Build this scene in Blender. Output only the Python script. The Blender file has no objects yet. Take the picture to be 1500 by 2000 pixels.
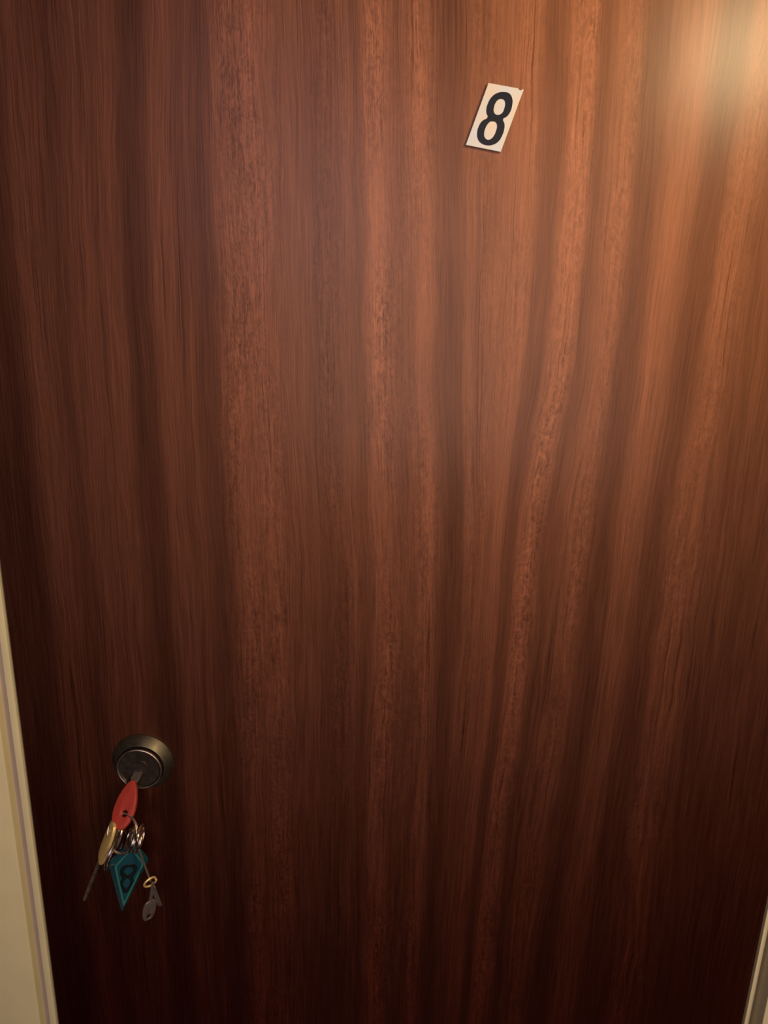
import bpy, bmesh, math, random
from mathutils import Vector, Matrix

random.seed(8)
scene = bpy.context.scene
COL = scene.collection

# ------------------------------------------------------------------ camera
PHI, RHO = math.radians(16.649), math.radians(1.416)
CAM = Vector((0.0, -0.688, 1.48))
FWD = Vector((0, math.cos(PHI), -math.sin(PHI)))
R0, U0 = Vector((1, 0, 0)), Vector((0, math.sin(PHI), math.cos(PHI)))
RGT = R0 * math.cos(RHO) + U0 * math.sin(RHO)
UPV = -R0 * math.sin(RHO) + U0 * math.cos(RHO)
cam_d = bpy.data.cameras.new('camera')
cam_d.sensor_fit = 'HORIZONTAL'
cam_d.sensor_width = 36.0
cam_d.lens = 36.0
cam_d.clip_start = 0.01
cam_d.dof.use_dof = True
cam_d.dof.focus_distance = 0.68
cam_d.dof.aperture_fstop = 11.0
cam = bpy.data.objects.new('camera', cam_d)
m3 = Matrix((RGT, UPV, -FWD)).transposed()
cam.matrix_world = Matrix.Translation(CAM) @ m3.to_4x4()
COL.objects.link(cam)
scene.camera = cam

# ------------------------------------------------------------------ world, lights, exposure
world = bpy.data.worlds.new('world')
scene.world = world
world.use_nodes = True
bg = world.node_tree.nodes['Background']
bg.inputs['Color'].default_value = (1.0, 0.62, 0.42, 1)
bg.inputs['Strength'].default_value = 0.004

vs = scene.view_settings
vs.view_transform = 'Standard'
vs.look = 'None'
vs.gamma = 1.0
vs.exposure = 0.0
vs.use_curve_mapping = False


def aim(o, target):
    o.rotation_euler = (Vector(target) - o.location).to_track_quat('-Z', 'Y').to_euler()


# warm hallway lamp up to the right behind the photographer
ld = bpy.data.lights.new('hall_lamp_light', 'POINT')
ld.energy = 38
ld.color = (1.0, 0.78, 0.42)
ld.shadow_soft_size = 0.09
lo = bpy.data.objects.new('hall_lamp_light', ld)
lo.location = (0.66, -0.95, 1.915)
COL.objects.link(lo)
# broad fill added behind the camera for the sheen across the door's middle
wd = bpy.data.lights.new('sheen_fill_light', 'AREA')
wd.shape = 'RECTANGLE'
wd.size, wd.size_y = 0.95, 0.85
wd.energy = 9.8
wd.color = (1.0, 0.77, 0.68)
wo = bpy.data.objects.new('sheen_fill_light', wd)
wo.location = (0.20, -1.42, 1.42)
COL.objects.link(wo)
aim(wo, (0.2, 0, 1.42))
# weak blue fill added further back to tint the door's upper left purple
sd = bpy.data.lights.new('cool_fill_light', 'AREA')
sd.shape = 'RECTANGLE'
sd.size, sd.size_y = 0.9, 1.0
sd.energy = 6.5
sd.color = (0.66, 0.62, 1.0)
so = bpy.data.objects.new('cool_fill_light', sd)
so.location = (-0.35, -2.6, 1.95)
COL.objects.link(so)
aim(so, (0, 0, 1.5))


def at(px, py, y):
    """point on the plane at depth y whose place was measured on the photograph"""
    d = FWD + RGT * ((px - 750) / 1500) - UPV * ((py - 1000) / 1500)
    return CAM + d * ((y - CAM.y) / d.y)


# ------------------------------------------------------------------ materials
def new_mat(name):
    m = bpy.data.materials.new(name)
    m.use_nodes = True
    nt = m.node_tree
    return m, nt, nt.nodes['Principled BSDF']


def lk(nt, a, b):
    nt.links.new(a, b)


def mth(nt, op, a, b=None, c=None, clamp=False):
    n = nt.nodes.new('ShaderNodeMath')
    n.operation = op
    n.use_clamp = clamp
    for i, v in enumerate((a, b, c)):
        if v is None:
            continue
        if isinstance(v, (int, float)):
            n.inputs[i].default_value = v
        else:
            lk(nt, v, n.inputs[i])
    return n.outputs[0]


def mixc(nt, fac, a, b, mode='MIX'):
    n = nt.nodes.new('ShaderNodeMix')
    n.data_type = 'RGBA'
    n.blend_type = mode
    for s, v in ((n.inputs[0], fac), (n.inputs[6], a), (n.inputs[7], b)):
        if isinstance(v, (int, float)):
            s.default_value = v
        elif isinstance(v, tuple):
            s.default_value = (*v, 1)
        else:
            lk(nt, v, s)
    return n.outputs[2]


def noise(nt, vec, scale, detail=3, rough=0.5, dist=0.0, dims='3D'):
    n = nt.nodes.new('ShaderNodeTexNoise')
    n.noise_dimensions = dims
    n.inputs['Scale'].default_value = scale
    n.inputs['Detail'].default_value = detail
    n.inputs['Roughness'].default_value = rough
    n.inputs['Distortion'].default_value = dist
    lk(nt, vec, n.inputs['Vector'])
    return n.outputs['Fac']


def vmul(nt, vec, s, off=(0, 0, 0)):
    n = nt.nodes.new('ShaderNodeMapping')
    n.inputs['Scale'].default_value = s
    n.inputs['Location'].default_value = off
    lk(nt, vec, n.inputs['Vector'])
    return n.outputs[0]


def mrange(nt, v, a, b, c, d):
    n = nt.nodes.new('ShaderNodeMapRange')
    lk(nt, v, n.inputs[0])
    for i, k in enumerate((a, b, c, d)):
        n.inputs[i + 1].default_value = k
    return n.outputs[0]


def simple(name, col, rough=0.5, metal=0.0, var=0.15, scale=60, spec=0.5, bump=0.0):
    m, nt, b = new_mat(name)
    tc = nt.nodes.new('ShaderNodeTexCoord')
    f = noise(nt, tc.outputs['Object'], scale, 4, 0.6)
    lo_ = tuple(c * (1 - var) for c in col)
    hi_ = tuple(min(1, c * (1 + var)) for c in col)
    lk(nt, mixc(nt, f, lo_, hi_), b.inputs['Base Color'])
    lk(nt, mrange(nt, f, 0.3, 0.7, rough * 0.85, min(1, rough * 1.15)), b.inputs['Roughness'])
    b.inputs['Metallic'].default_value = metal
    b.inputs['Specular IOR Level'].default_value = spec
    if bump:
        bp = nt.nodes.new('ShaderNodeBump')
        bp.inputs['Strength'].default_value = bump
        bp.inputs['Distance'].default_value = 0.001
        lk(nt, f, bp.inputs['Height'])
        lk(nt, bp.outputs[0], b.inputs['Normal'])
    return m


# veneer: the figure runs along the UV map "grain" (u = which fibre, v = height in metres)
# stops: fibre (0..1500), tone, amount of wavy figure
FIG = [(0, .58, 0), (28, .80, 0), (50, 1.05, .2), (90, .85, 0), (115, .66, 0), (155, 1.06, .1), (188, .78, 0),
       (215, 1.10, .1), (240, .66, 0), (288, .62, 0), (302, 1.00, 0), (345, .96, 0), (362, .70, 0), (374, 1.02, 0),
       (388, .74, 0), (408, .70, 0), (428, .92, .5), (455, 1.18, 1), (480, .98, .6), (500, 1.22, 1), (522, 1.08, .7),
       (547, .92, .2), (562, .98, .1), (600, .92, 0), (618, .80, .3), (645, .84, .9), (662, .80, .4), (684, 1.04, .2),
       (703, .68, 0), (722, 1.18, .5), (750, 1.16, 1),
       (775, .84, .3), (800, .92, .3), (822, 1.18, .9), (842, 1.02, .5), (862, .76, 0), (900, .72, 0), (918, 1.08, .4),
       (930, .86, .4), (948, 1.00, .4), (985, .98, .1), (1012, 1.14, .4), (1034, 1.10, .2), (1048, .80, 0),
       (1078, .76, 0), (1092, 1.12, .4), (1112, 1.24, 1), (1130, 1.16, .7), (1146, .76, .1), (1160, .80, 0),
       (1180, 1.06, .5), (1212, 1.08, .7), (1230, .72, 0), (1262, .70, 0), (1282, 1.06, 0), (1328, 1.06, .1),
       (1350, .74, 0), (1390, .72, 0), (1408, 1.08, .5), (1440, 1.04, .4), (1466, .80, .1), (1500, .82, 0)]


def make_veneer():
    m, nt, b = new_mat('veneer')
    uv = nt.nodes.new('ShaderNodeUVMap')
    uv.uv_map = 'grain'
    vec = uv.outputs[0]
    sep = nt.nodes.new('ShaderNodeSeparateXYZ')
    lk(nt, vec, sep.inputs[0])
    u, v = sep.outputs[0], sep.outputs[1]
    # slow wander of the fibres
    w1 = noise(nt, vmul(nt, vec, (14, 3.0, 1)), 1.0, 3, 0.55)
    w2 = noise(nt, vmul(nt, vec, (60, 16, 1), (3, 1, 0)), 1.0, 2, 0.5)
    uw = mth(nt, 'ADD', u, mth(nt, 'MULTIPLY', mth(nt, 'SUBTRACT', w1, 0.5), 0.016))
    uw = mth(nt, 'ADD', uw, mth(nt, 'MULTIPLY', mth(nt, 'SUBTRACT', w2, 0.5), 0.008))

    def ramp(part, lo, hi):
        r = nt.nodes.new('ShaderNodeValToRGB')
        r.color_ramp.interpolation = 'B_SPLINE'
        e = r.color_ramp.elements
        for i, (g, t, f) in enumerate(part):
            p = (g - lo) / (hi - lo)
            el = e[0] if i == 0 else (e[1] if i == 1 else e.new(p))
            el.position = p
            el.color = (t * 0.5, f, 0, 1)
        lk(nt, mth(nt, 'DIVIDE', mth(nt, 'SUBTRACT', uw, lo / 1500), (hi - lo) / 1500), r.inputs[0])
        return r.outputs[0]
    ra = ramp(FIG[:31], 0, 750)
    rb = ramp(FIG[30:], 750, 1500)
    rc = mixc(nt, mth(nt, 'GREATER_THAN', uw, 0.5), ra, rb)
    sc = nt.nodes.new('ShaderNodeSeparateColor')
    lk(nt, rc, sc.inputs[0])
    tone = mth(nt, 'MULTIPLY', sc.outputs[0], 2.0)
    figm = sc.outputs[1]
    cw = nt.nodes.new('ShaderNodeCombineXYZ')
    lk(nt, uw, cw.inputs[0])
    lk(nt, v, cw.inputs[1])
    vw = cw.outputs[0]
    # where along the board the bands are strong or faint
    patch = noise(nt, vmul(nt, vw, (16, 3.5, 1), (7, 2, 0)), 1.0, 2, 0.5)
    tone = mth(nt, 'ADD', 1.0, mth(nt, 'MULTIPLY', mth(nt, 'SUBTRACT', tone, 0.95), mrange(nt, patch, .3, .7, 1.1, 1.8)))
    # streaks of three widths
    s1 = noise(nt, vmul(nt, vw, (55, 2.2, 1)), 1.0, 3, 0.6)
    s2 = noise(nt, vmul(nt, vw, (210, 9, 1), (1, 5, 0)), 1.0, 3, 0.65, 0.3)
    s3 = noise(nt, vmul(nt, vw, (520, 14, 1), (2, 8, 0)), 1.0, 2, 0.6)
    # wavy interlocked figure
    wob = noise(nt, vmul(nt, vw, (150, 105, 1), (4, 4, 0)), 1.0, 2, 0.55, 1.6)
    wob2 = noise(nt, vmul(nt, vw, (260, 46, 1), (9, 4, 0)), 1.0, 2, 0.55, 1.1)
    wv = mth(nt, 'ADD', mth(nt, 'MULTIPLY', wob, 0.6), mth(nt, 'MULTIPLY', wob2, 0.4))
    wv = mrange(nt, wv, .36, .64, -1, 1)
    # dark pore lines
    pl = noise(nt, vmul(nt, vw, (330, 3.2, 1), (5, 3, 0)), 1.0, 1, 0.4)
    pores = mrange(nt, pl, .60, .72, 0, 1)
    pores = mth(nt, 'MULTIPLY', pores, mrange(nt, noise(nt, vmul(nt, vw, (20, 5, 1), (2, 2, 0)), 1.0, 1), .42, .62, 0.05, 1))
    fs = mrange(nt, s1, .3, .7, -.07, .07)
    fs = mth(nt, 'ADD', fs, mrange(nt, s2, .3, .7, -.17, .17))
    fs = mth(nt, 'ADD', fs, mrange(nt, s3, .3, .7, -.14, .14))
    figs = noise(nt, vmul(nt, vw, (30, 6, 1), (6, 1, 0)), 1.0, 1)
    figamt = mth(nt, 'MULTIPLY', mth(nt, 'ADD', figm, 0.12), mrange(nt, figs, .35, .65, .35, 1.2))
    fs = mth(nt, 'ADD', fs, mth(nt, 'MULTIPLY', mth(nt, 'MULTIPLY', wv, figamt), 0.30))
    fs = mth(nt, 'SUBTRACT', fs, mth(nt, 'MULTIPLY', pores, 0.36))
    val = mth(nt, 'MULTIPLY', tone, mth(nt, 'ADD', 1.0, fs))
    # stained wood: lighter fibres are also more orange
    cr = nt.nodes.new('ShaderNodeValToRGB')
    e = cr.color_ramp.elements
    e[0].position, e[0].color = 0.0, (0.003, 0.0002, 0.0003, 1)
    e[1].position, e[1].color = 1.0, (0.046, 0.0028, 0.0014, 1)
    k = e.new(0.5)
    k.color = (0.015, 0.0005, 0.0004, 1)
    lk(nt, mth(nt, 'MULTIPLY', val, 0.5), cr.inputs[0])
    lk(nt, cr.outputs[0], b.inputs['Base Color'])
    # the fibres themselves shine: a broad warm gloss under a thin clear coat
    b.inputs['Specular IOR Level'].default_value = 0.0
    gl = nt.nodes.new('ShaderNodeBsdfAnisotropic')
    gl.distribution = 'BECKMANN'
    lk(nt, mixc(nt, 1.0, (0.138, 0.056, 0.028), mth(nt, 'MAXIMUM', val, 0.0), 'MULTIPLY'), gl.inputs['Color'])
    lk(nt, mrange(nt, s2, .3, .7, .565, .605), gl.inputs['Roughness'])
    ad = nt.nodes.new('ShaderNodeAddShader')
    lk(nt, b.outputs[0], ad.inputs[0])
    lk(nt, gl.outputs[0], ad.inputs[1])
    lk(nt, ad.outputs[0], nt.nodes['Material Output'].inputs['Surface'])
    b.inputs['Roughness'].default_value = 0.6
    b.inputs['Coat Weight'].default_value = 0.25
    b.inputs['Coat Roughness'].default_value = 0.25
    bp = nt.nodes.new('ShaderNodeBump')
    bp.inputs['Strength'].default_value = 0.35
    bp.inputs['Distance'].default_value = 0.0004
    lk(nt, fs, bp.inputs['Height'])
    lk(nt, bp.outputs[0], b.inputs['Normal'])
    lk(nt, bp.outputs[0], gl.inputs['Normal'])
    return m


M = {}
M['veneer'] = make_veneer()
M['leaf_edge'] = simple('leaf_edge', (0.03, 0.008, 0.004), 0.6)
M['paint'] = simple('paint', (0.70, 0.61, 0.37), 0.42, var=0.10, scale=14, bump=0.25)
M['groove'] = simple('groove', (0.42, 0.34, 0.28), 0.6, var=0.15, scale=22)  # frame paint with the shade of the recess put into its colour
M['plaster'] = simple('plaster', (0.60, 0.55, 0.46), 0.85, var=0.05, scale=30, bump=0.2)
M['stone'] = simple('stone', (0.03, 0.024, 0.02), 0.5, var=0.3, scale=9)
M['bronze'] = simple('bronze', (0.15, 0.125, 0.095), 0.5, 1.0, var=0.12, scale=120)
M['steel_dark'] = simple('steel_dark', (0.10, 0.08, 0.065), 0.5, 1.0, var=0.15, scale=150)
M['rim'] = simple('rim', (0.40, 0.34, 0.27), 0.4, 1.0, var=0.1, scale=120)  # lighter metal, the highlight along the lock's rim put into its colour
M['black_slot'] = simple('black_slot', (0.008, 0.006, 0.006), 0.7)
M['nickel'] = simple('nickel', (0.80, 0.72, 0.66), 0.34, 1.0, var=0.1, scale=200)
M['dull_steel'] = simple('dull_steel', (0.36, 0.29, 0.28), 0.42, 0.85, var=0.15, scale=200)
M['dark_blade'] = simple('dark_blade', (0.20, 0.16, 0.155), 0.45, 0.9, var=0.2, scale=200)
M['brass'] = simple('brass', (0.85, 0.62, 0.24), 0.48, 0.6, var=0.10, scale=160)
M['red_plastic'] = simple('red_plastic', (0.36, 0.040, 0.028), 0.38, var=0.08, scale=90)
M['teal'] = simple('teal', (0.006, 0.050, 0.072), 0.35, var=0.1, scale=60)
M['teal_light'] = simple('teal_light', (0.026, 0.145, 0.125), 0.35, var=0.1, scale=80)
M['teal_ink'] = simple('teal_ink', (0.002, 0.008, 0.009), 0.4)
M['ink'] = simple('ink', (0.010, 0.012, 0.022), 0.5, var=0.1, spec=0.15)
M['coil'] = simple('coil', (0.45, 0.36, 0.31), 0.24, 1.0, var=0.1, scale=200)


def make_plate_metal():
    m, nt, b = new_mat('plate_metal')
    tc = nt.nodes.new('ShaderNodeTexCoord')
    f = noise(nt, tc.outputs['Object'], 55, 3, 0.6)
    g = noise(nt, vmul(nt, tc.outputs['Object'], (1, 1, 1), (3, 1, 2)), 120, 4, 0.65)
    c = mixc(nt, mrange(nt, f, .38, .62, 0, 1), (0.68, 0.56, 0.44), (0.58, 0.60, 0.62))
    c = mixc(nt, mrange(nt, g, .55, .8, 0, .5), c, (0.66, 0.48, 0.30))
    lk(nt, c, b.inputs['Base Color'])
    b.inputs['Metallic'].default_value = 0.15
    b.inputs['Roughness'].default_value = 0.45
    return m


M['plate_metal'] = make_plate_metal()


# ------------------------------------------------------------------ builders
def link_mesh(name, bm, mat, parent=None, smooth=False):
    me = bpy.data.meshes.new(name)
    bmesh.ops.recalc_face_normals(bm, faces=bm.faces)
    bm.to_mesh(me)
    bm.free()
    return link_me(name, me, mat, parent, smooth)


def link_me(name, me, mat, parent=None, smooth=False):
    me.materials.clear()
    me.materials.append(mat)
    for p in me.polygons:
        p.use_smooth = smooth
    if smooth:
        me.set_sharp_from_angle(angle=math.radians(28))
    o = bpy.data.objects.new(name, me)
    COL.objects.link(o)
    if parent:
        o.parent = parent
        o.matrix_parent_inverse = parent.matrix_world.inverted()
    return o


def empty(name, loc=(0, 0, 0)):
    o = bpy.data.objects.new(name, None)
    o.empty_display_size = 0.02
    o.matrix_world = Matrix.Translation(Vector(loc))
    COL.objects.link(o)
    return o


def tag(o, label=None, cat=None, group=None, kind=None):
    if label:
        o['label'] = label
    if cat:
        o['category'] = cat
    if group:
        o['group'] = group
    if kind:
        o['kind'] = kind
    return o


def box_bm(x0, x1, y0, y1, z0, z1, bevel=0.0, seg=2):
    bm = bmesh.new()
    bmesh.ops.create_cube(bm, size=1)
    for v in bm.verts:
        v.co = Vector(((x0 + x1) / 2 + v.co.x * (x1 - x0), (y0 + y1) / 2 + v.co.y * (y1 - y0), (z0 + z1) / 2 + v.co.z * (z1 - z0)))
    if bevel:
        bmesh.ops.bevel(bm, geom=bm.edges[:], offset=bevel, segments=seg, affect='EDGES', profile=0.6)
    return bm


def tube_bm(pts, r, closed=False, seg=8, bm=None):
    bm = bm or bmesh.new()
    n = len(pts)
    rings = []
    prev = None
    for i, p in enumerate(pts):
        a = pts[i - 1] if (i > 0 or closed) else pts[i]
        c = pts[(i + 1) % n] if (i < n - 1 or closed) else pts[i]
        t = (c - a).normalized()
        nrm = prev - t * prev.dot(t) if prev else t.orthogonal()
        nrm.normalize()
        prev = nrm
        bn = t.cross(nrm)
        rings.append([bm.verts.new(p + (nrm * math.cos(2 * math.pi * k / seg) + bn * math.sin(2 * math.pi * k / seg)) * r) for k in range(seg)])
    for i in range(n if closed else n - 1):
        A, B = rings[i], rings[(i + 1) % n]
        # closest start so closed loops do not twist
        s = min(range(seg), key=lambda q: (A[0].co - B[q].co).length) if (closed and i == n - 1) else 0
        for k in range(seg):
            bm.faces.new((A[k], A[(k + 1) % seg], B[(k + 1 + s) % seg], B[(k + s) % seg]))
    if not closed:
        bm.faces.new(rings[0][::-1])
        bm.faces.new(rings[-1])
    return bm


def lathe_bm(profile, centre, seg=64):
    """profile = (radius, distance out from the door); axis along -y"""
    bm = bmesh.new()
    rings = []
    for r, h in profile:
        if r < 1e-6:
            rings.append([bm.verts.new(Vector((centre.x, centre.y - h, centre.z)))])
        else:
            rings.append([bm.verts.new(Vector((centre.x + r * math.cos(2 * math.pi * k / seg), centre.y - h, centre.z + r * math.sin(2 * math.pi * k / seg)))) for k in range(seg)])
    for A, B in zip(rings, rings[1:]):
        for k in range(seg):
            k2 = (k + 1) % seg
            if len(A) == 1:
                bm.faces.new((A[0], B[k], B[k2]))
            elif len(B) == 1:
                bm.faces.new((A[k], A[k2], B[0]))
            else:
                bm.faces.new((A[k], A[k2], B[k2], B[k]))
    return bm


def flat_mesh(outline, holes, thick, bevel, O, U, V, smooth_curve=False, res=6):
    """extruded flat shape: outline and holes in metres in the frame O, U (along), V (across)"""
    cu = bpy.data.curves.new('tmp', 'CURVE')
    cu.dimensions = '2D'
    cu.fill_mode = 'BOTH'
    cu.extrude = max(thick / 2 - bevel, 1e-5)
    cu.bevel_depth = bevel
    cu.bevel_resolution = 2
    cu.offset = -bevel
    cu.resolution_u = res
    for loop in [outline] + holes:
        if smooth_curve:
            sp = cu.splines.new('BEZIER')
            sp.bezier_points.add(len(loop) - 1)
            for bp, (x, y) in zip(sp.bezier_points, loop):
                bp.co = (x, y, 0)
                bp.handle_left_type = bp.handle_right_type = 'AUTO'
        else:
            sp = cu.splines.new('POLY')
            sp.points.add(len(loop) - 1)
            for p, (x, y) in zip(sp.points, loop):
                p.co = (x, y, 0, 1)
        sp.use_cyclic_u = True
    ob = bpy.data.objects.new('tmp', cu)
    COL.objects.link(ob)
    dg = bpy.context.evaluated_depsgraph_get()
    me = bpy.data.meshes.new_from_object(ob.evaluated_get(dg))
    bpy.data.objects.remove(ob)
    bpy.data.curves.remove(cu)
    U = U.normalized()
    V = (V - U * V.dot(U)).normalized()
    N = U.cross(V)
    me.transform(Matrix(((U.x, V.x, N.x, O.x), (U.y, V.y, N.y, O.y), (U.z, V.z, N.z, O.z), (0, 0, 0, 1))))
    bm = bmesh.new()
    bm.from_mesh(me)
    bmesh.ops.remove_doubles(bm, verts=bm.verts, dist=1e-6)
    bmesh.ops.recalc_face_normals(bm, faces=bm.faces)
    bm.to_mesh(me)
    bm.free()
    return me


def oval(cx, cy, a, b, n=28):
    return [(cx + a * math.cos(2 * math.pi * k / n), cy + b * math.sin(2 * math.pi * k / n)) for k in range(n)]


# ------------------------------------------------------------------ setting: door, frame, wall, floor
XL, XR, ZB, ZT = -0.366, 0.4305, 0.006, 2.02

ROWS = [.80 + .06 * i for i in range(16)]
FIBRES = [
    (215, [-239, -239, -239, -239, -239, -239, -239, -239, -239, -238, -238, -238, -236, -234, -230, -228]),
    (375, [-170, -169, -169, -168, -168, -168, -169, -170, -172, -172, -172, -171, -170, -169, -166, -164]),
    (480, [-116, -116, -115, -115, -115, -114, -115, -116, -118, -119, -119, -121, -124, -128, -129, -130]),
    (553, [-81, -81, -81, -81, -81, -81, -82, -82, -86, -89, -91, -91, -91, -91, -92, -92]),
    (640, [-42, -43, -43, -43, -43, -43, -44, -46, -49, -52, -53, -54, -55, -57, -58, -59]),
    (710, [-13, -13, -13, -14, -13, -13, -13, -13, -17, -20, -22, -23, -23, -26, -28, -30]),
    (820, [45, 44, 44, 44, 44, 43, 42, 40, 37, 33, 29, 27, 23, 19, 16, 13]),
    (930, [78, 80, 81, 82, 84, 86, 88, 87, 86, 81, 77, 74, 72, 70, 69, 68]),
    (1110, [118, 120, 122, 125, 128, 130, 131, 130, 133, 139, 148, 150, 151, 151, 149, 146]),
    (1248, [193, 196, 200, 204, 207, 210, 211, 211, 210, 212, 212, 212, 211, 210, 208, 205]),
    (1372, [251, 251, 251, 251, 252, 253, 254, 254, 256, 258, 260, 262, 265, 268, 269, 269]),
    (1482, [327, 325, 323, 321, 319, 318, 317, 316, 315, 314, 314, 313, 313, 315, 316, 316]),
]


def fibre(x, z):
    t = min(max((z - ROWS[0]) / .06, 0), 14.9999)
    i = int(t)
    f = t - i
    f = f * f * (3 - 2 * f) * 0.5 + f * 0.5
    xs = [-0.366] + [(c[i] * (1 - f) + c[i + 1] * f) / 1000 for g, c in FIBRES] + [0.4305]
    gs = [-76] + [g for g, c in FIBRES] + [1750]
    for a in range(len(xs) - 1):
        if x <= xs[a + 1] or a == len(xs) - 2:
            k = (x - xs[a]) / (xs[a + 1] - xs[a])
            return gs[a] + k * (gs[a + 1] - gs[a])


door = tag(empty('door_1', ((XL + XR) / 2, 0, ZB)), 'dark red-brown varnished wood veneer door with streaky vertical grain', 'door', kind='structure')

# leaf: gridded front so the grain map can bend, flat body behind
NX, NZ = 160, 130
bm = bmesh.new()
uvl = bm.loops.layers.uv.new('grain')
grid = [[bm.verts.new((XL + (XR - XL) * i / NX, 0, ZB + (ZT - ZB) * j / NZ)) for i in range(NX + 1)] for j in range(NZ + 1)]
for j in range(NZ):
    for i in range(NX):
        bm.faces.new((grid[j][i], grid[j][i + 1], grid[j + 1][i + 1], grid[j + 1][i]))
bk = [bm.verts.new((x, 0.04, z)) for x, z in ((XL, ZB), (XR, ZB), (XR, ZT), (XL, ZT))]
bm.faces.new((bk[3], bk[2], bk[1], bk[0]))
bm.faces.new([grid[j][0] for j in range(NZ + 1)] + [bk[3], bk[0]])
bm.faces.new([grid[j][NX] for j in range(NZ, -1, -1)] + [bk[1], bk[2]])
bm.faces.new([grid[0][i] for i in range(NX, -1, -1)] + [bk[0], bk[1]])
bm.faces.new([grid[NZ][i] for i in range(NX + 1)] + [bk[2], bk[3]])
for f in bm.faces:
    for l in f.loops:
        l[uvl].uv = (fibre(l.vert.co.x, l.vert.co.z) / 1500, l.vert.co.z)
leaf = link_mesh('leaf', bm, M['veneer'], door)


def frame_side(name, s, xe, label, bw, gw, proud):
    """s = -1 left jamb, +1 right jamb; xe = edge next to the leaf"""
    root = tag(empty(name, (xe, 0, 0)), label, 'door frame', kind='structure')

    def strip(nm, a, b, y0, y1, mat, bev):
        x0, x1 = sorted((xe + s * a, xe + s * b))
        return link_mesh(nm, box_bm(x0, x1, y0, y1, 0, 2.09, bev), mat, root, True)
    strip('bead', 0.0, bw, -0.002, 0.04, M['paint'], 0.0012)
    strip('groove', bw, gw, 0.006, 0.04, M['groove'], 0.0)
    strip('casing', gw, 0.095, -proud, 0.03, M['paint'], 0.0025)
    return root


frame_side('trim_1', -1, XL - 0.002, 'cream painted door frame strip on the lock side of the door', .0075, .0165, .006)
frame_side('trim_2', 1, XR + 0.0017, 'cream painted door frame strip on the hinge side of the door', .0052, .0075, .022)
head = tag(empty('trim_3', (0, 0, ZT)), 'cream painted door frame strip above the door', 'door frame', kind='structure')
link_mesh('bead', box_bm(XL - .002, XR + .0017, -.002, .04, ZT + .003, ZT + .0105, .0012), M['paint'], head, True)
link_mesh('casing', box_bm(XL - .0185, XR + .0182, -.006, .03, ZT + .012, 2.09, .0025), M['paint'], head, True)

bm = bmesh.new()
for a in ((-1.1, XL - .097, 0.006, 0.16, 0, 2.6), (XR + .0965, 1.9, 0.006, 0.16, 0, 2.6), (XL - .097, XR + .0965, 0.006, 0.16, 2.09, 2.6)):
    b2 = box_bm(*a)
    me = bpy.data.meshes.new('t')
    b2.to_mesh(me)
    b2.free()
    bm.from_mesh(me)
    bpy.data.meshes.remove(me)
tag(link_mesh('wall_front', bm, M['plaster']), 'pale plastered wall around the door frame', 'wall', kind='structure')
tag(link_mesh('floor', box_bm(-1.1, 1.9, -3.4, 0.16, -0.08, 0.0), M['stone']), 'dark hallway floor in front of the door', 'floor', kind='structure')

# ------------------------------------------------------------------ lock
LC = Vector((-0.2430, 0.0, 0.9985))
lock = empty('lock', LC)
lock.parent = door
lock.matrix_parent_inverse = door.matrix_world.inverted()
link_mesh('rosette', lathe_bm([(0.0318, -0.001), (0.0318, 0.0022), (0.0308, 0.0035), (0.0255, 0.0105), (0.0245, 0.0112), (0.0238, 0.0108), (0.0236, 0.004)], LC), M['bronze'], lock, True)
link_mesh('cylinder', lathe_bm([(0.0231, 0.003), (0.0231, 0.0138), (0.0226, 0.0146), (0.0216, 0.0149), (0.0209, 0.0140), (0.0202, 0.0132), (0.009, 0.0128), (0.0086, 0.0134), (0, 0.0135)], LC), M['steel_dark'], lock, True)
link_mesh('rim', lathe_bm([(0.0212, 0.0140), (0.0215, 0.0152), (0.0222, 0.0155), (0.0228, 0.0152), (0.0231, 0.0140)], LC), M['rim'], lock, True)
KH = LC + Vector((-0.0015, -0.0136, -0.0045))
link_mesh('keyhole', box_bm(KH.x - .0012, KH.x + .0012, KH.y - .0003, KH.y + .001, KH.z - .005, KH.z + .005), M['black_slot'], lock)

# ------------------------------------------------------------------ number plate
PY = -0.0035
quad = [at(953, 162, PY), at(1022, 175, PY), at(979, 297, PY), at(908, 285, PY)]
pc = sum(quad, Vector()) / 4
plate = tag(empty('number_plate', pc), 'small slanted pale metal plate with black figure 8', 'number plate')
X, Zv = Vector((1, 0, 0)), Vector((0, 0, 1))


def plane_pts(pts, y):
    return [(p.x, p.z) for p in (at(a, b, y) for a, b in pts)]


cr = lambda pts: [(860 + a / 6.818, 120 + b / 6.818) for a, b in pts]
out = plane_pts(cr([(640, 283), (1035, 355), (1052, 378), (1078, 384), (1092, 366), (1112, 374), (806, 1206), (338, 1112)]), PY)
link_me('plate', flat_mesh(out, [], 0.0016, 0.0003, Vector((0, PY + .0008, 0)), X, Zv), M['plate_metal'], plate)
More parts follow.
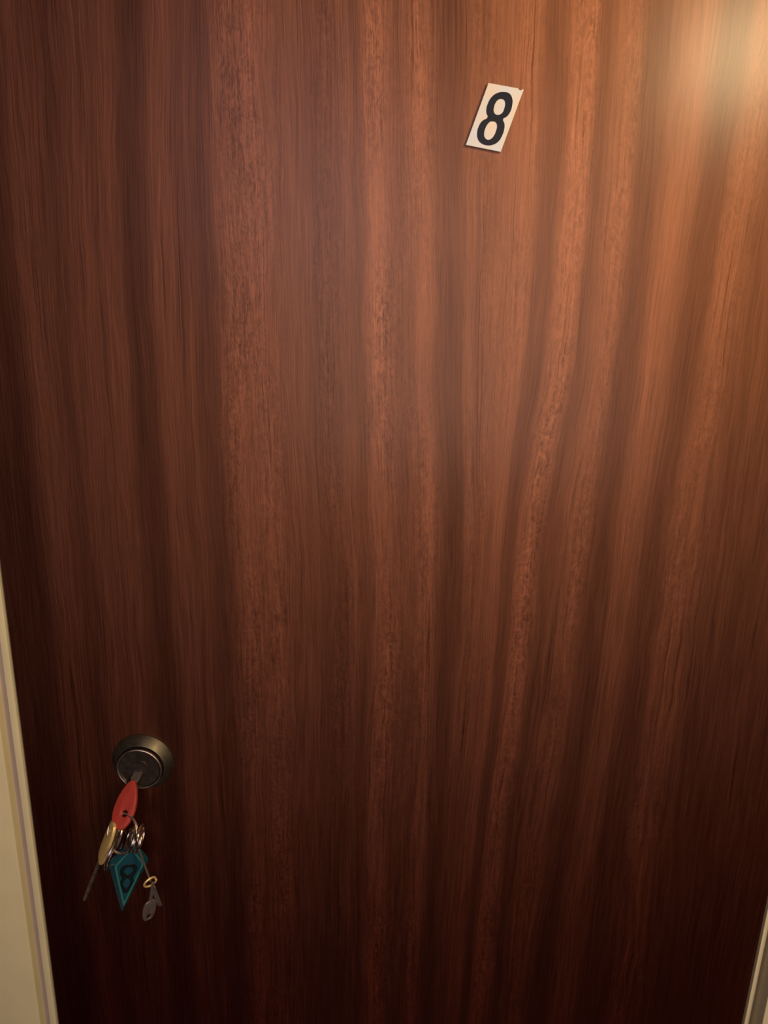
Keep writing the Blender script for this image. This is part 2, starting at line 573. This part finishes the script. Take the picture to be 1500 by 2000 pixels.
# small pads that hold it off the veneer
link_mesh('mounting_pad', box_bm(pc.x - .006, pc.x + .006, PY + .0016, 0.0, pc.z - .014, pc.z + .014, .0003), M['leaf_edge'], plate)
o8 = [(845, 408), (920, 430), (958, 500), (957, 580), (932, 670), (885, 735), (836, 770), (853, 830), (850, 905), (820, 995), (770, 1070), (700, 1110), (620, 1116), (540, 1085), (497, 1020), (492, 950), (515, 860), (560, 792), (630, 742), (617, 690), (615, 630), (635, 560), (680, 480), (750, 425)]
h8a = [(810, 500), (850, 515), (865, 560), (855, 620), (830, 680), (780, 712), (735, 705), (712, 670), (715, 610), (740, 545), (770, 512)]
h8b = [(700, 798), (740, 812), (757, 860), (745, 920), (715, 990), (670, 1035), (625, 1042), (590, 1010), (583, 960), (600, 890), (635, 830), (665, 803)]
link_me('digit', flat_mesh(plane_pts(cr(o8), PY), [plane_pts(cr(h8a), PY), plane_pts(cr(h8b), PY)], 0.0008, 0.0002, Vector((0, PY - .0003, 0)), X, Zv, True), M['ink'], plate)

# ------------------------------------------------------------------ keys
VIEW = lambda p: (p - CAM).normalized()


def circle_from(cx, cy, ma, mi, y, flip=1):
    """a true circle seen as an ellipse: centre and half axes measured on the photo"""
    c = at(cx, cy, y)
    d = VIEW(c)
    s = (c - CAM).dot(FWD) / 1500
    A = (RGT * ma[0] - UPV * ma[1]) * s
    B = (RGT * mi[0] - UPV * mi[1]) * s
    A -= d * A.dot(d)
    r = A.length
    B = B - A * (B.dot(A) / r / r)
    B -= d * B.dot(d)
    B = B + d * flip * math.sqrt(max(r * r - B.length ** 2, 0))
    return c, A.normalized(), B.normalized(), r


def split_ring(label, c, A, B, r, wire, mat='nickel', group=None, name='split_ring', turns=1.9):
    N = A.cross(B).normalized()
    n = int(56 * turns)
    pts = []
    for k in range(n + 1):
        t = 2 * math.pi * turns * k / n
        pts.append(c + (A * math.cos(t) + B * math.sin(t)) * r + N * wire * 2.1 * (k / n - .5))
    o = link_mesh(name, tube_bm(pts, wire, False, 8), M[mat], None, True)
    return tag(o, label, 'key ring', group)


# door key with a red plastic head, pushed into the lock
K0 = at(262, 1524, -0.024)
K1 = at(231, 1621, -0.054)
KU = (K1 - K0).normalized()
KL = (K1 - K0).length
KV = Vector((0.95, 0, 0.25))
KV = (KV - KU * KV.dot(KU)).normalized()
red = tag(empty('door_key', K0), 'steel key with long red plastic head stuck in the door lock', 'key')
w = 0.0112
bow = [(0, -.15), (.03, -.3), (.12, -.55), (.3, -.85), (.5, -1), (.7, -1.0), (.86, -.8), (.96, -.45), (1, 0), (.97, .4), (.88, .72), (.74, .92), (.6, 1), (.4, .9), (.2, .62), (.06, .3), (0, .12)]
link_me('head', flat_mesh([(a * KL, b * w) for a, b in bow], [oval(.67 * KL, .15 * w, .0032, .0032, 16)], 0.0055, 0.0018, K0, KU, KV, True, 4), M['red_plastic'], red, True)
sh0 = KH + Vector((0, 0.001, 0))
sh1 = K0 + KU * 0.003
link_me('blade', flat_mesh([(0, -.0042), (0, .0042), ((sh1 - sh0).length * .55, .0042), ((sh1 - sh0).length, .0025), ((sh1 - sh0).length, -.0025), ((sh1 - sh0).length * .6, -.0046)], [], 0.0022, 0.0003, sh0, sh1 - sh0, KV), M['dull_steel'], red)

# ring through the red head
HP = K0 + KU * (.67 * KL) + KV * (.15 * w)
A, B, r = Vector((0.04, 0.50, 0.86)).normalized(), Vector((0.88, -0.47, 0)).normalized(), 0.0185
B = (B - A * A.dot(B)).normalized()
c = HP - A * r
split_ring('bright steel split ring hanging through the red key head', c, A, B, r, 0.0010)
# nearly edge-on ring beside the brass key
c, A, B, r = circle_from(226, 1660, (-20, 39), (7, 3), -0.050, 1)
split_ring('steel split ring between the brass key and the teal tag', c, A, B, r, 0.0008, 'coil')
# bunch of small rings over the tag
for i, (cx, cy) in enumerate(((256, 1638), (262, 1634), (268, 1639), (274, 1634))):
    c, A, B, r = circle_from(cx, cy, (-8 + i, 27 - (i % 2) * 3), (5.5, 2), -0.056 - .0008 * i, 1 if i % 2 else -1)
    split_ring('small steel ring bunched against others above the teal tag', c, A, B, r, 0.0009, 'coil', 'small rings bunched above the tag')


def key_from(name, label, p0, p1, y0, y1, V, bow_l, bow_w, blade_w, thick, mat_bow, mat_blade, hole=.0022, teeth=True):
    a, b = at(*p0, y0), at(*p1, y1)
    L = (b - a).length
    U = (b - a).normalized()
    k = tag(empty(name, a), label, 'key')
    bw = [(bow_l * (.5 - .5 * math.copysign(abs(math.cos(t)) ** .8, math.cos(t))), bow_w / 2 * math.copysign(abs(math.sin(t)) ** .6, math.sin(t)) * (1 - .08 * math.cos(t))) for t in [2 * math.pi * q / 24 for q in range(24)]]
    link_me('bow', flat_mesh(bw, [oval(bow_l * .20, 0, hole, hole * .8, 14)] if hole else [], thick, thick * .2, a, U, V), M[mat_bow], k, True)
    h = blade_w / 2
    bl = [(bow_l * .93, -h), (bow_l * .93, h), (L * .97, h), (L, h * .2)]
    if teeth:
        q = L * .97
        x = q
        n = 0
        while x > bow_l * 1.12:
            bl.append((x, -h * (.15 if n % 2 else .9)))
            x -= (L - bow_l) / 9
            n += 1
    else:
        bl += [(L, -h * .2), (L * .97, -h)]
    link_me('blade', flat_mesh(bl, [], thick * .8, thick * .1, a, U, V), M[mat_blade], k)
    return k


def side_v(p0, p1, y, vis):
    """across direction turned so only the fraction vis of the width faces the viewer"""
    a, b = at(*p0, y), at(*p1, y)
    U = (b - a).normalized()
    d = VIEW(a)
    S = U.cross(d).normalized()
    D2 = d - U * d.dot(U)
    return S * vis + D2.normalized() * math.sqrt(1 - vis * vis)


# brass key turned almost edge-on
key_from('brass_key', 'long brass key hanging turned sideways left of the teal tag', (224, 1608), (164, 1760), -0.052, -0.046,
         side_v((224, 1608), (164, 1760), -0.05, -0.38), 0.052, 0.020, 0.0034, 0.0032, 'brass', 'dark_blade')
# steel key just behind it
key_from('steel_key', 'thin steel key pressed behind the brass key', (238, 1615), (207, 1690), -0.046, -0.042,
         side_v((238, 1615), (207, 1690), -0.045, -0.4), 0.026, 0.016, 0.006, 0.0022, 'nickel', 'dull_steel')

# teal diamond tag with an 8: thick body with sloped sides, raised border and figure on the front
TY = -0.043
FO = at(252, 1682, TY)
fob = tag(empty('key_tag', at(252, 1632, TY)), 'teal diamond shaped plastic key tag with dark 8 hanging from the rings', 'key tag')
FV = Vector((0.93, 0.36, 0.0)).normalized()
FU = Vector((-0.19, 0.02, -1)).normalized()
FV = (FV - FU * FV.dot(FU)).normalized()
FN = FU.cross(FV).normalized()
if FN.dot(CAM - FO) < 0:
    FN = -FN


def diamond(top, bot, left, right, mid, rnd):
    P = [Vector((top, 0)), Vector((mid, right)), Vector((bot, 0)), Vector((mid, -left))]
    res = []
    for i, p in enumerate(P):
        a, b = P[i - 1], P[(i + 1) % 4]
        q0, q1 = p + (a - p).normalized() * rnd, p + (b - p).normalized() * rnd
        for k in range(6):
            t = k / 5
            v = q0 * (1 - t) ** 2 + p * 2 * t * (1 - t) + q1 * t * t
            res.append((v.x, v.y))
    return res


bm = bmesh.new()
loops = []
for h, dd in ((-.0035, diamond(-.027, .066, .0185, .0185, 0, .005)), (0, diamond(-.028, .068, .0200, .0200, 0, .005)), (.0045, diamond(-.022, .056, .0150, .0150, 0, .004))):
    loops.append([bm.verts.new(FO + FU * a + FV * b + FN * h) for a, b in dd])
for P, Q in zip(loops, loops[1:]):
    for k in range(len(P)):
        bm.faces.new((P[k], P[(k + 1) % len(P)], Q[(k + 1) % len(P)], Q[k]))
bm.faces.new(loops[0][::-1])
bm.faces.new(loops[-1])
link_mesh('body', bm, M['teal'], fob, True)
front = FO + FN * .0048
link_me('border', flat_mesh(diamond(-.0215, .0555, .0146, .0146, 0, .004), [diamond(-.0180, .0485, .0124, .0124, 0, .003)], .0010, .0003, front, FU, FV), M['teal_light'], fob, True)
e8o = [(-.001, 0), (.001, .006), (.007, .0082), (.013, .0070), (.0160, .0054), (.0225, .0070), (.030, .0042), (.0365, 0), (.030, -.0042), (.0225, -.0070), (.0160, -.0054), (.013, -.0070), (.007, -.0082), (.001, -.006)]
link_me('digit', flat_mesh(e8o, [oval(.0075, 0, .0046, .0045, 16), oval(.0235, 0, .0062, .0034, 16)], .0009, .0002, front, FU, FV, True), M['teal_ink'], fob, True)
bm = tube_bm([FO + FU * -.024 + FN * (.0012 + .0030 * math.sin(t)) + FU * (.003 * math.cos(t)) for t in [2 * math.pi * q / 20 for q in range(20)]], .0006, True, 6)
link_mesh('hanging_loop', bm, M['coil'], fob, True)

# thin wire that carries the small keys
p = [at(x, y, yy) for x, y, yy in ((268, 1652, -.057), (271, 1659, -.058), (277, 1674, -.056), (284, 1694, -.054), (291, 1713, -.053), (294, 1721, -.052))]
tag(link_mesh('wire_link', tube_bm(p, .0011, False, 8), M['dull_steel'], None, True), 'straight thin wire running down to the small keys', 'wire')
c, A, B, r = circle_from(293, 1723, (11, -7), (3, 4), -0.052, 1)
split_ring('tiny brass ring at the end of the thin wire', c, A, B, r, 0.0011, 'brass', None, 'brass_ring', 1.0)
key_from('padlock_key', 'small grey key with broad rounded end below the brass ring', (289, 1796), (299, 1722), -.050, -.052,
         side_v((291, 1793), (299, 1728), -.05, -.85), 0.026, 0.0140, .0032, .0018, 'dull_steel', 'dull_steel', .0032, False)
key_from('luggage_key', 'tiny narrow grey key beside the broad rounded one', (297, 1728), (313, 1769), -.050, -.047,
         side_v((297, 1728), (313, 1769), -.05, -.7), 0.007, 0.006, .0050, .0016, 'dull_steel', 'dull_steel', False, False)
